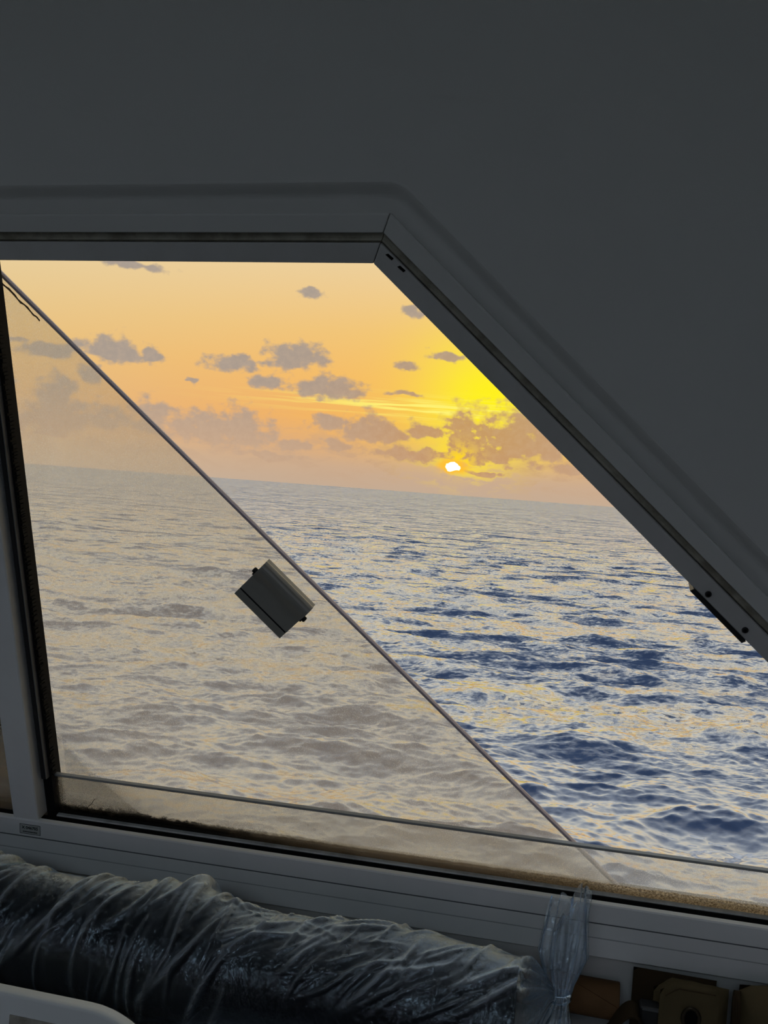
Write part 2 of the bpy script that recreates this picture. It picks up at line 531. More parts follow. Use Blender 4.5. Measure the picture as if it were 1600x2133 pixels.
def film_mat():
    m = bpy.data.materials.new('clear_film')
    m.use_nodes = True
    T = NT(m.node_tree)
    co = T.new('ShaderNodeTexCoord').outputs['Object']
    tr = T.new('ShaderNodeBsdfTransparent')
    tr.inputs[0].default_value = (0.95, 0.96, 0.97, 1)
    df = T.new('ShaderNodeBsdfDiffuse')
    df.inputs[0].default_value = (0.80, 0.90, 1.0, 1)
    tl = T.new('ShaderNodeBsdfTranslucent')
    tl.inputs[0].default_value = (0.76, 0.85, 0.93, 1)
    gl = T.new('ShaderNodeBsdfGlossy')
    gl.inputs['Roughness'].default_value = 0.16
    gl.inputs[0].default_value = (0.70, 0.85, 1.0, 1)
    b = T.new('ShaderNodeBump')
    b.inputs['Strength'].default_value = 0.5
    b.inputs['Distance'].default_value = 0.003
    T.put(b.inputs['Height'], T.noise(T.vmath('MULTIPLY', co, (1.6, 1, 1)), 90, 4, 0.65, distort=1.2))
    T.put(gl.inputs['Normal'], b.outputs[0])
    hz = T.new('ShaderNodeMixShader')
    hz.inputs[0].default_value = 0.5
    T.put(hz.inputs[1], df.outputs[0])
    T.put(hz.inputs[2], tl.outputs[0])
    lw = T.new('ShaderNodeLayerWeight')
    lw.inputs[0].default_value = 0.35
    cr = T.new('ShaderNodeAttribute', attribute_name='crease').outputs['Fac']
    fac = T.math('ADD', T.math('MULTIPLY', T.math('POWER', lw.outputs[1], 2.0), 0.35), 0.015)
    rot = T.new('ShaderNodeVectorRotate', rotation_type='Y_AXIS')
    T.put(rot.inputs['Vector'], co)
    rot.inputs['Angle'].default_value = math.radians(32)
    st_ = T.noise(T.vmath('MULTIPLY', rot.outputs[0], (38, 110, 210)), 1.0, 4, 0.6, distort=0.6)
    fac = T.math('ADD', fac, T.math('MULTIPLY', cr, T.step(st_, 0.34, 0.68, 0.70, 1.15)), clamp=True)
    s1 = T.new('ShaderNodeMixShader')
    T.put(s1.inputs[0], fac)
    T.put(s1.inputs[1], tr.outputs[0])
    T.put(s1.inputs[2], hz.outputs[0])
    s2 = T.new('ShaderNodeMixShader')
    fr = T.new('ShaderNodeFresnel')
    fr.inputs[0].default_value = 1.5
    T.put(fr.inputs[1], b.outputs[0])
    T.put(s2.inputs[0], T.math('MULTIPLY', fr.outputs[0], 1.9, clamp=True))
    T.put(s2.inputs[1], s1.outputs[0])
    T.put(s2.inputs[2], gl.outputs[0])
    out = T.new('ShaderNodeOutputMaterial')
    T.put(out.inputs[0], s2.outputs[0])
    return m


M_FILM = film_mat()


def water_mat():
    m = bpy.data.materials.new('sea_water')
    m.use_nodes = True
    T = NT(m.node_tree)
    co = T.new('ShaderNodeTexCoord').outputs['Object']
    # ripples too small for the mesh tilt the surface in every direction
    def ripple(scale, sx, detail, amt):
        n = T.new('ShaderNodeTexNoise')
        T.put(n.inputs['Vector'], T.vmath('MULTIPLY', co, (sx, 1.0, 0.6)))
        n.inputs['Scale'].default_value = scale
        n.inputs['Detail'].default_value = detail
        n.inputs['Roughness'].default_value = 0.6
        return T.vmath('MULTIPLY', T.vmath('SUBTRACT', n.outputs[1], (0.5, 0.5, 0.5)), (amt * 0.8, amt, 0.0))
    geo = T.new('ShaderNodeNewGeometry').outputs['Normal']
    fs = T.new('ShaderNodeAttribute', attribute_name='fine_slope').outputs['Fac']
    rp = T.vmath('ADD', T.vmath('ADD', ripple(0.5, 0.42, 4, 0.85), ripple(4.0, 0.40, 3, 0.6)), ripple(0.07, 0.35, 2, 0.9))
    rs = T.new('ShaderNodeVectorMath', operation='SCALE')
    T.put(rs.inputs[0], rp)
    T.put(rs.inputs['Scale'], T.math('MULTIPLY_ADD', fs, 19.0, 0.20))
    nrm = T.vmath('ADD', geo, rs.outputs[0])
    nrm = T.vmath('NORMALIZE', nrm)
    inc = T.new('ShaderNodeNewGeometry').outputs['Incoming']
    # a facet that would face away is hidden behind one that faces the eye
    dt = T.vmath('DOT_PRODUCT', nrm, inc)
    sc = T.new('ShaderNodeVectorMath', operation='SCALE')
    T.put(sc.inputs[0], inc)
    T.put(sc.inputs['Scale'], T.math('MULTIPLY', T.math('MINIMUM', dt, 0.0), -2.0))
    nrm = T.vmath('ADD', nrm, sc.outputs[0])
    c = T.math('ABSOLUTE', dt, clamp=True)
    fac = T.step(c, 0.92, 0.0, 0.05, 0.98)
    df = T.new('ShaderNodeBsdfDiffuse')
    df.inputs[0].default_value = (0.030, 0.055, 0.128, 1)
    gl = T.new('ShaderNodeBsdfGlossy')
    gl.inputs[0].default_value = (0.93, 0.95, 1.0, 1)
    gl.inputs['Roughness'].default_value = 0.12
    T.put(gl.inputs['Normal'], nrm)
    mx = T.new('ShaderNodeMixShader')
    T.put(mx.inputs[0], fac)
    T.put(mx.inputs[1], df.outputs[0])
    T.put(mx.inputs[2], gl.outputs[0])
    out = T.new('ShaderNodeOutputMaterial')
    T.put(out.inputs[0], mx.outputs[0])
    return m


# ------------------------------------------------------------------ sea
def build_sea():
    H = 15.0
    nr, nc = 980, 860
    s = np.linspace(0, 1, nr)
    slope = 0.00035 + (0.75 - 0.00035) * (0.72 * s + 0.28 * s ** 2)
    r = (H / slope)[::-1]
    a = np.radians(np.linspace(-33, 33, nc))
    Rr, A = np.meshgrid(r, a, indexing='ij')
    X = Rr * np.sin(A)
    Y = Rr * np.cos(A)
    dr = np.gradient(r)[:, None] * np.ones((1, nc))
    Z = np.zeros_like(X)
    lost = np.zeros((nr, 1))
    DX = np.zeros_like(X)
    DY = np.zeros_like(X)
    nw = 120
    lam = np.exp(np.linspace(np.log(0.26), np.log(15.0), nw)) * rng.uniform(0.93, 1.07, nw)
    for L in lam:
        k = 2 * math.pi / L
        spread = 0.62 if L < 3 else 0.40
        th = math.radians(262) + rng.normal(0, spread)
        ka = 0.050 if L < 1.2 else (0.044 if L < 5 else 0.041)
        if L > 11:
            ka *= 0.8
        amp = ka / k
        ph = rng.uniform(0, 2 * math.pi)
        cx, cy = math.cos(th), math.sin(th)
        att = np.clip((L / dr - 1.1) / 1.2, 0, 1)
        lost += (1 - att[:, :1] ** 2) * ka ** 2 / 2
        rows = np.where(att[:, 0] > 0)[0]
        if len(rows) == 0:
            continue
        e = rows[-1] + 1
        arg = k * (cx * X[:e] + cy * Y[:e]) + ph
        w = att[:e] * amp
        Z[:e] += w * np.cos(arg)
        sn = np.sin(arg) * w * 0.62
        DX[:e] -= cx * sn
        DY[:e] -= cy * sn
    # gusty patches: livelier and calmer water
    X2, Y2 = X + DX, Y + DY
    verts = np.stack([X2, Y2, Z], -1).reshape(-1, 3)
    i = np.arange(nr - 1)[:, None] * nc + np.arange(nc - 1)[None, :]
    q = np.stack([i, i + 1, i + nc + 1, i + nc], -1).reshape(-1, 4)
    me = bpy.data.meshes.new('sea')
    me.vertices.add(len(verts))
    me.vertices.foreach_set('co', verts.astype(np.float32).ravel())
    me.loops.add(q.size)
    me.loops.foreach_set('vertex_index', q.astype(np.int32).ravel())
    me.polygons.add(len(q))
    me.polygons.foreach_set('loop_start', np.arange(0, q.size, 4, dtype=np.int32))
    me.update(calc_edges=True)
    me.polygons.foreach_set('use_smooth', np.ones(len(q), dtype=bool))
    # slope of the waves too fine for the mesh at each distance, left to the shading
    at = me.attributes.new('fine_slope', 'FLOAT', 'POINT')
    at.data.foreach_set('value', (np.sqrt(lost) * np.ones((1, nc))).astype(np.float32).ravel())
    o = bpy.data.objects.new('sea', me)
    o.location = (0, 0, 1.5 - H)
    COL.objects.link(o)
    me.materials.append(water_mat())
    # make sure it faces up
    if me.polygons[0].normal.z < 0:
        me.flip_normals()
    tag(o, 'choppy dark blue sea reflecting the sunset up to the horizon', 'sea', kind='stuff')


build_sea()

# ------------------------------------------------------------------ cabin shell
UL = -1.25                                # left end of the window opening
VB = -0.722                               # top of the sill lip


def corner(o):
    return (o * (1 - CT) / ST, o)


def slant_at(o, vv):
    return ((o - CT * vv) / ST, vv)


RO = 0.040                                # the liner turns the corner on a radius that starts here


def arc(o, f):
    c0 = corner(RO)
    return (c0[0] + (o - RO) * math.sin(TH * f), c0[1] + (o - RO) * math.cos(TH * f))


hole = [(UL - 0.03, -0.775), slant_at(0.078, -0.775)] + [arc(0.078, 1 - i / 6) for i in range(7)] + [(UL - 0.03, 0.078)]
outer = [(-2.4, -1.86), (2.2, -1.86), (2.2, 0.72), (-2.4, 0.72)]
w = plate('wall_front', outer, [hole], -0.07, 0.0, M_WALL, None, WALL)
tag(w, 'off-white inward-leaning cabin wall around the trapezoid window', 'wall', kind='structure')

XL, XR, YB, ZC = -2.2, 2.4, -2.6, 2.4
tag(box('floor', XL - .1, XR + .1, YB - .1, 2.1, -0.06, 0.0, M_FLOOR), 'grey vinyl cabin floor', 'floor', kind='structure')
tag(plate('ceiling', [(XL - .1, YB - .1), (XR + .1, YB - .1), (XR + .1, 1.4), (XL - .1, 1.4)], [[(-1.2, -2.25), (0.0, -2.25), (0.0, -1.25), (-1.2, -1.25)]],
          ZC, ZC + 0.06, M_CEIL), 'white cabin ceiling panel with an opening added for the overhead fill', 'ceiling', kind='structure')
LEFT = Matrix(((0, 0, 1, XL), (1, 0, 0, 0), (0, 1, 0, 0), (0, 0, 0, 1)))
tag(plate('wall_left', [(YB, 0), (-0.55, 0), (-0.55, 1.95), (0.35, 1.95), (0.35, 0), (1.9, 0), (1.9, ZC), (YB, ZC)], [],
          -0.08, 0.0, M_ROOM, None, LEFT), 'wood panelled cabin side wall with an opening added for the left fill', 'wall', kind='structure')
tag(box('wall_right', XR, XR + .08, YB, 1.2, 0.0, ZC, M_ROOM), 'wood panelled cabin side wall on the right', 'wall', kind='structure')
BACK = Matrix(((1, 0, 0, 0), (0, 0, 1, YB), (0, 1, 0, 0), (0, 0, 0, 1)))
tag(plate('wall_back', [(XL, 0), (XR, 0), (XR, ZC), (XL, ZC)],
          [[(-1.7, 1.05), (-0.1, 1.05), (-0.1, 1.95), (-1.7, 1.95)], [(0.9, 1.05), (2.1, 1.05), (2.1, 1.95), (0.9, 1.95)]],
          -0.08, 0.0, M_ROOM, None, BACK), 'wood panelled rear cabin wall with two window openings', 'wall', kind='structure')

# ------------------------------------------------------------------ window frame
win = empty('window_1', WALL)
tag(win, 'white framed trapezoid window with one slanted side', 'window', kind='structure')
GAPM = 0.0004


def member(name, prof, mat, side, bev=0.0):
    """frame bar of the given (offset, depth) section along the head or the slanted side, mitred at the corner"""
    if side == 'head':
        a = [(UL, o, n) for o, n in prof]
        b = [(corner(o)[0] - GAPM, o, n) for o, n in prof]
    else:
        a = [(corner(o)[0] + GAPM * CT, o - GAPM * ST, n) for o, n in prof]
        b = [(*slant_at(o, -0.80), n) for o, n in prof]
    o = loft(name, [a, b], mat, win)
    import bmesh
    bm = bmesh.new()
    bm.from_mesh(o.data)
    bmesh.ops.recalc_face_normals(bm, faces=bm.faces)
    bm.to_mesh(o.data)
    bm.free()
    if bev:
        bevel(o, bev, 2, 25)
    return o


P_IN = [(0.0, -0.0145), (0.0195, -0.012), (0.0205, -0.014), (0.0205, -0.044), (0.0, -0.044)]
P_GK = [(0.0211, -0.0165), (0.0225, -0.0135), (0.0245, -0.0150), (0.0298, -0.0125), (0.0302, -0.045), (0.0211, -0.045)]
P_FL = [(0.030, -0.0075), (0.0475, -0.0055), (0.0490, -0.0068), (0.0490, -0.05), (0.030, -0.05)]
P_OUT = [(0.0470, -0.0110), (0.0620, -0.0105), (0.0650, -0.0098), (0.0680, -0.0080), (0.0715, -0.0048), (0.0750, -0.0018), (0.0780, -0.0002), (0.0800, 0.0003),
         (0.0800, -0.06), (0.0470, -0.06)]
for side in ('head', 'slant'):
    member('inner_rail', P_IN, M_FRAME_IN, side, 0.0008)
    member('gasket', P_GK, M_GASKET, side)
    member('flange', P_FL, M_WALL, side, 0.0012)
# dark backing seen in the open mitres
member('joint_backing', [(0.002, -0.024), (0.0485, -0.024), (0.0485, -0.03), (0.002, -0.03)], M_GAP, 'slant')
rings = [[(UL - 0.03, o, n) for o, n in P_OUT]] + [[(*arc(o, i / 8), n) for o, n in P_OUT] for i in range(9)] + [[(*slant_at(o, -0.80), n) for o, n in P_OUT]]
ol = loft('outer_liner', rings, M_WALL, win, smooth=True)
bevel(ol, 0.0001, 1, 60)

# sill with stepped faces
ur = slant_at(0.078, -0.775)[0]
P_SILL = [(VB - 0.028, -0.0045), (VB - 0.0008, -0.0045), (VB, -0.0037), (VB, 0.0022), (VB - 0.0014, 0.0036), (VB - 0.0228, 0.0070),
          (VB - 0.0229, 0.0058), (VB - 0.0240, 0.0058), (VB - 0.0241, 0.0078), (VB - 0.0405, 0.0104), (VB - 0.0406, 0.0092), (VB - 0.0416, 0.0092), (VB - 0.0417, 0.0112), (VB - 0.0635, 0.0150),
          (VB - 0.066, 0.0130), (VB - 0.066, -0.06), (VB - 0.045, -0.06)]
o = loft('sill', [[(UL - 0.03, a, n) for a, n in P_SILL], [(ur, a, n) for a, n in P_SILL]], M_FRAME, win)
M_STEP_SHADE = principled('step_shade', lin(104, 107, 110), 0.8, 0.1)
M_STEP_SHADE2 = principled('step_shade_soft', lin(184, 187, 189), 0.7, 0.2)
for v0, nn, mm in ((0.0234, 0.0073, M_STEP_SHADE), (0.0411, 0.0107, M_STEP_SHADE2)):   # dark strips painting the shade in the joints between sill steps
    box('sill_shade_line', UL - 0.03, ur, VB - v0 - 0.0006, VB - v0 + 0.0006, nn - 0.004, nn + 0.0003, mm, win)
# the dark track behind the lip, and the white bead the lower pane stands in
P_TRACK = [(VB - 0.026, -0.0047), (VB - 0.026, -0.019), (VB - 0.0062, -0.019), (VB - 0.0062, -0.0205), (VB - 0.03, -0.0205), (VB - 0.03, -0.0047)]
loft('track_channel', [[(UL, a, n) for a, n in P_TRACK], [(ur, a, n) for a, n in P_TRACK]], M_BLACK, win)
P_BEAD = [(VB - 0.0300, -0.0205), (VB - 0.0056, -0.0205), (VB - 0.0046, -0.0215), (VB - 0.0046, -0.0265), (VB - 0.03, -0.0265)]
loft('glazing_bead', [[(-0.449, a, n) for a, n in P_BEAD], [(ur, a, n) for a, n in P_BEAD]],
     principled('bead_white', lin(200, 204, 204), 0.5, 0.3, mottle=(22, 0.5, lin(90, 86, 78))), win)
P_BACK = [(VB - 0.032, -0.034), (VB - 0.026, -0.034), (VB - 0.026, -0.075), (VB - 0.05, -0.075), (VB - 0.05, -0.034)]
loft('rear_track', [[(UL, a, n) for a, n in P_BACK], [(ur, a, n) for a, n in P_BACK]], M_BLACK, win)

# mullion and its seals
mu = box('mullion', -0.4975, -0.4600, -0.7235, 0.004, -0.040, 0.0015, M_FRAME, win, bev=0.002, seg=2)
box('seal_base', -0.4600, -0.4470, -0.745, 0.002, -0.042, -0.020, M_BLACK, win)
box('seal_strip', -0.4575, -0.4515, -0.667, 0.002, -0.022, -0.012, M_DARKGREY, win, bev=0.001)
box('seal_bead', -0.4512, -0.4500, -0.667, 0.002, -0.021, -0.013, principled('seal_grey', lin(120, 120, 122), 0.5), win)
box('left_jamb', UL - 0.03, UL + 0.02, -0.76, 0.03, -0.06, 0.002, M_FRAME, win, bev=0.002)
# crumbs of perished seal along the pane
bead_v, bead_f = [], []
yy = -0.665
while yy < -0.02:
    hgt = random.uniform(0.0015, 0.005)
    wd = random.uniform(0.0008, 0.0026)
    v_, f_ = box_vf(-0.4485, -0.4470 + wd, yy, yy + hgt, -0.030, -0.021)
    k = len(bead_v)
    bead_v += v_
    bead_f += [tuple(i + k for i in f) for f in f_]
    yy += hgt + random.uniform(0.0003, 0.003)
tag(mesh('seal_crumbs', bead_v, bead_f, M_BLACK, win), kind='stuff')

# fixed lower pane: glass and its polished top edge
lp = plate('lower_pane', [(-0.4555, -0.752), (slant_at(0.012, -0.752)), (slant_at(0.012, -0.6705)), (-0.4555, -0.6705)], [], -0.033, -0.027, M_GLASS_LOW, win)
tag(lp, 'low fixed glass pane crusted with salt spray')
le = box('pane_edge', -0.4555, slant_at(0.012, -0.67)[0], -0.6705, -0.6672, -0.033, -0.027, M_EDGE2, lp, bev=0.0006)
# scratch on the lower pane
sv = []
for i in range(7):
    t = i / 6
    sv.append((-0.4035 + 0.0135 * t, -0.714 + 0.0165 * t + 0.0008 * math.sin(9 * t), -0.0266))
rings = [[(p[0] - 0.0003, p[1] + 0.0003, -0.0268), (p[0] + 0.0003, p[1] - 0.0003, -0.0268), (p[0], p[1], -0.0264)] for p in sv]
loft('scratch', rings, M_GAP, lp)
tag(plate('fixed_pane', [(UL, -0.75), (-0.49, -0.75), (-0.49, 0.006), (UL, 0.006)], [], -0.032, -0.027, M_GLASS_LEFT, win),
    'dark tinted fixed pane left of the mullion')

# latch keeper on the slanted rail
def sl(s, o, n):
    """point at distance s along the slanted side, offset o outwards"""
    return Vector((CT * s + ST * o, -ST * s + CT * o, n))


kp = [sl(0.473, -0.0002, -0.0125), sl(0.473, -0.0058, -0.0165), sl(0.473, -0.0058, -0.040), sl(0.473, -0.0002, -0.044)]
d_ = sl(0.079, 0, 0)
lk = loft('latch_keeper', [kp, [p + d_ for p in kp]], M_PIN, win)
bevel(lk, 0.0008)
tag(lk, 'black latch keeper strip on the slanted rail')
for s_, o_ in ((0.4865, 0.0066), (0.541, 0.0076)):
    c = sl(s_, o_, -0.0135)
    k = cyl('screw', c, (0, 0, 1), 0.0034, 0.003, M_SCREW, lk, bev=0.0009, seg=20)
    cyl('screw_recess', c + Vector((0, -0.0004, 0.0026)), (0, 0, 1), 0.0017, 0.0007, M_GAP, lk, seg=6, smooth=False)
for s_ in (0.0035, 0.0205):
    q = [sl(s_, 0.0155, -0.0128), sl(s_ + 0.0085, 0.0160, -0.0128), sl(s_ + 0.009, 0.0188, -0.0128), sl(s_ + 0.0015, 0.0182, -0.0128)]
    loft('drain_slot', [[p + Vector((0, 0, -0.001)) for p in q], [p + Vector((0, 0, 0.0014)) for p in q]], M_GAP, win)


# serial label on the sill
def text_mesh(name, body, size, mat, parent, matrix):
    c = bpy.data.curves.new(name + '_curve', 'FONT')
    c.body = body
    c.size = size
    c.align_x = 'CENTER'
    c.align_y = 'CENTER'
    c.extrude = 0.00008
    c.offset = 0.00012
    t = bpy.data.objects.new(name + '_tmp', c)
    COL.objects.link(t)
    dg = bpy.context.evaluated_depsgraph_get()
    me = bpy.data.meshes.new_from_object(t.evaluated_get(dg))
    me.name = name
    bpy.data.objects.remove(t)
    me.transform(matrix)
    return finish(bpy.data.objects.new(name, me), mat, parent)


ang = math.atan2(0.0034, 0.0214)          # lean of the sill face
fa = Matrix.Translation((-0.4712, VB - 0.0128, 0.0056)) @ Matrix.Rotation(-ang, 4, 'X')


def on_face(name, x0, x1, y0, y1, h0, h1, mat, parent):
    o = box(name, x0, x1, y0, y1, h0, h1, mat, parent)
    o.data.transform(fa)
    return o


lab = on_face('serial_label', -0.0152, 0.0152, -0.0068, 0.0068, -0.0002, 0.0003, M_PAPER, win)
tag(lab, 'small printed serial label reading X 046705')
for nm, b4 in (('border', (-0.0152, 0.0152, 0.0063, 0.0068)), ('border', (-0.0152, 0.0152, -0.0068, -0.0063)),
               ('border', (-0.0152, -0.0147, -0.0068, 0.0068)), ('border', (0.0147, 0.0152, -0.0068, 0.0068))):
    on_face(nm, *b4, 0.0002, 0.0005, M_INK, lab)
text_mesh('lettering', 'X 046705', 0.0056, M_INK, lab, fa @ Matrix.Translation((0, 0.0018, 0.0004)) @ Matrix.Scale(1.08, 4, (1, 0, 0)))
xx = -0.0105
while xx < 0.0105:                        # second line: too small to read, only strokes
    wd = random.uniform(0.0006, 0.0016)
    on_face('fine_print', xx, xx + wd, -0.0044, -0.0031, 0.0002, 0.00045, M_INK, lab)
    xx += wd + 0.0003

# ------------------------------------------------------------------ sliding pane
sp = empty('sliding_pane', WALL, (-0.2, -0.755, -0.055))
OFF = Matrix.Translation((0.2, 0.755, 0.055))
tag(sp, 'salt-hazed sliding glass pane with slanted edge and grey pull handle', 'window pane')


def on_pane(o):
    o.data.transform(OFF)
    return o


def gu(vv):                               # slanted free edge of the pane
    return -0.4603 + (-0.0149 - vv) / 0.962


on_pane(plate('glass', [(-1.15, -0.758), (gu(-0.758), -0.758), (gu(0.012), 0.012), (-1.15, 0.012)], [], -0.058, -0.051, M_GLASS_SLIDE, sp))
ed = Vector((0.962, 1.0)).normalized()    # outward normal of the free edge
rings = []
for vv in (0.012, -0.758):
    b = Vector((gu(vv), vv))
    rings.append([(b.x, b.y, -0.0583), (b.x, b.y, -0.0507), (b.x + ed.x * 0.0028, b.y + ed.y * 0.0028, -0.0510),
                  (b.x + ed.x * 0.0036, b.y + ed.y * 0.0036, -0.0545), (b.x + ed.x * 0.0028, b.y + ed.y * 0.0028, -0.058)])
e_ = on_pane(loft('polished_edge', rings, M_EDGE, sp))
tag(e_, 'dull grey polished glass edge')
# chipped bit of old sealant by the top of the free edge
rings = []
for i in range(14):
    t = i / 13
    vv = -0.024 - 0.046 * t
    b = Vector((gu(vv) - 0.0065, vv)) + Vector((random.uniform(-1, 1), random.uniform(-1, 1))) * 0.0009
    wv = 0.0006 + 0.0005 * random.random()
    rings.append([(b.x - wv, b.y - wv, -0.0505), (b.x + wv, b.y + wv, -0.0505), (b.x, b.y, -0.0495)])
on_pane(loft('sealant_scrap', rings, principled('old_sealant', lin(120, 96, 66), 0.8), sp))

# pull handle: extruded grey section fixed to the glass
hc = Vector((-0.1325, -0.394, -0.0505))
ha = Vector((0.0558, -0.054, 0)).normalized()
hb = Vector((0.0448, 0.0473, 0)).normalized()
hb = (hb - ha * hb.dot(ha)).normalized()
HL, HW = 0.0777, 0.0655
prof = [(0, 0), (0, 0.0058), (0.0008, 0.0064), (0.0112, 0.0068), (0.0118, 0.0060), (0.0122, 0.0062), (0.0131, 0.0066), (0.0148, 0.0100)]
for i in range(1, 13):
    t = i / 12
    prof.append((0.0148 + 0.0377 * t, 0.0100 + 0.0016 * t - 0.0020 * math.sin(math.pi * min(t * 1.15, 1)) + 0.0075 * t ** 3))
for i in range(1, 9):
    a_ = math.radians(105 - i * 18)
    prof.append((0.0570 + 0.0085 * math.cos(a_), 0.0120 + 0.0085 * math.sin(a_)))
prof.append((0.0640, 0.0))


def hp(s, t, h):
    return hc + ha * s + hb * (t - HW / 2) + Vector((0, 0, h))


h_ = loft('pull_handle', [[hp(-HL / 2, t, h) for t, h in prof], [hp(HL / 2, t, h) for t, h in prof]], M_ALU, sp)
import bmesh as _bm
bm_ = _bm.new(); bm_.from_mesh(h_.data); _bm.ops.recalc_face_normals(bm_, faces=bm_.faces); bm_.to_mesh(h_.data); bm_.free()
on_pane(h_)
tag(h_, 'grey extruded pull handle with rounded ridge')
gr = [(0.0110, 0.0060), (0.0110, 0.0071), (0.0131, 0.0071), (0.0131, 0.0060)]  # black strip stands in for the shade inside the handle's groove
on_pane(loft('groove_shade', [[hp(-HL / 2 + 0.0003, t, h) for t, h in gr], [hp(HL / 2 - 0.0003, t, h) for t, h in gr]], M_PIN, h_))
for s_ in (-1, 1):
    on_pane(cyl('end_pin', hp(s_ * (HL / 2 - 0.002), 0.045, 0.010), ha * s_, 0.0036, 0.0068, M_PIN, h_, bev=0.001, seg=16))
    on_pane(cyl('end_pin_bush', hp(s_ * (HL / 2 - 0.002), 0.0405, 0.0095), ha * s_, 0.0022, 0.0040, M_PIN, h_, bev=0.0006, seg=12))

# ------------------------------------------------------------------ ledge under the window
lv, lf = box_vf(-1.4, 1.3, -0.31, 0.02, -0.035, 0.0)
ledge = mesh('window_ledge', lv, lf, M_LEDGE, None, LEDGE)
bevel(ledge, 0.006, 3)
tag(ledge, 'pale grey ledge running below the window carrying the wrapped roll', 'shelf')
for x in (-1.3, 0.0, 1.2):
    b = mesh('bracket', [(x, -0.28, -0.035), (x, 0.03, -0.035), (x, 0.07, -0.26), (x + 0.03, -0.28, -0.035), (x + 0.03, 0.03, -0.035), (x + 0.03, 0.07, -0.26)],
             [(0, 1, 2), (3, 5, 4), (0, 3, 4, 1), (1, 4, 5, 2), (2, 5, 3, 0)], M_LEDGE, ledge)


# ------------------------------------------------------------------ wrapped roll
RY, RR, RX0, RX1 = -0.200, 0.0610, -0.66, 0.185
roll = empty('wrapped_roll', LEDGE, (-0.3, RY, 0.0006))
tag(roll, 'long dark navy fabric roll wrapped in clear crinkled plastic', 'fabric roll')
ROFF = Matrix.Translation((0.3, -RY, 0.0))


def roll_r(x):
    """the near end is wound thicker, then steps down"""
    t = 1 / (1 + math.exp((x + 0.135) / 0.012))
    return RR - 0.0062 + 0.0070 * t


rings = []
ns = 96
for i in range(120):
    x = RX0 + (RX1 - RX0) * i / 119
    r0 = roll_r(x)
    ring = []
    for j in range(ns):
        a = 2 * math.pi * j / ns
        rr = r0 + 0.0016 * math.sin(3 * a + 8 * x) + 0.0012 * math.sin(7 * a + 21 * x)
        ring.append((x, RY + rr * math.cos(a), RR + 0.0035 + rr * math.sin(a)))
    rings.append(ring)
ob = loft('roll_body', rings, M_CLOTH, roll, smooth=True)
ob.data.transform(ROFF)
rings = []
for i in range(90):                       # spiral end of the roll
    t = i / 89
    a = t * 5 * 2 * math.pi
    rr = 0.008 + (RR - 0.014) * t
    c = (RY + rr * math.cos(a), RR + 0.0035 + rr * math.sin(a))
    rings.append([(RX1 - 0.004, c[0], c[1]), (RX1 + 0.0015, c[0], c[1]),
                  (RX1 + 0.0015, c[0] + 0.002 * math.cos(a), c[1] + 0.002 * math.sin(a)), (RX1 - 0.004, c[0] + 0.002 * math.cos(a), c[1] + 0.002 * math.sin(a))])
loft('spiral_end', rings, M_CLOTH, roll).data.transform(ROFF)


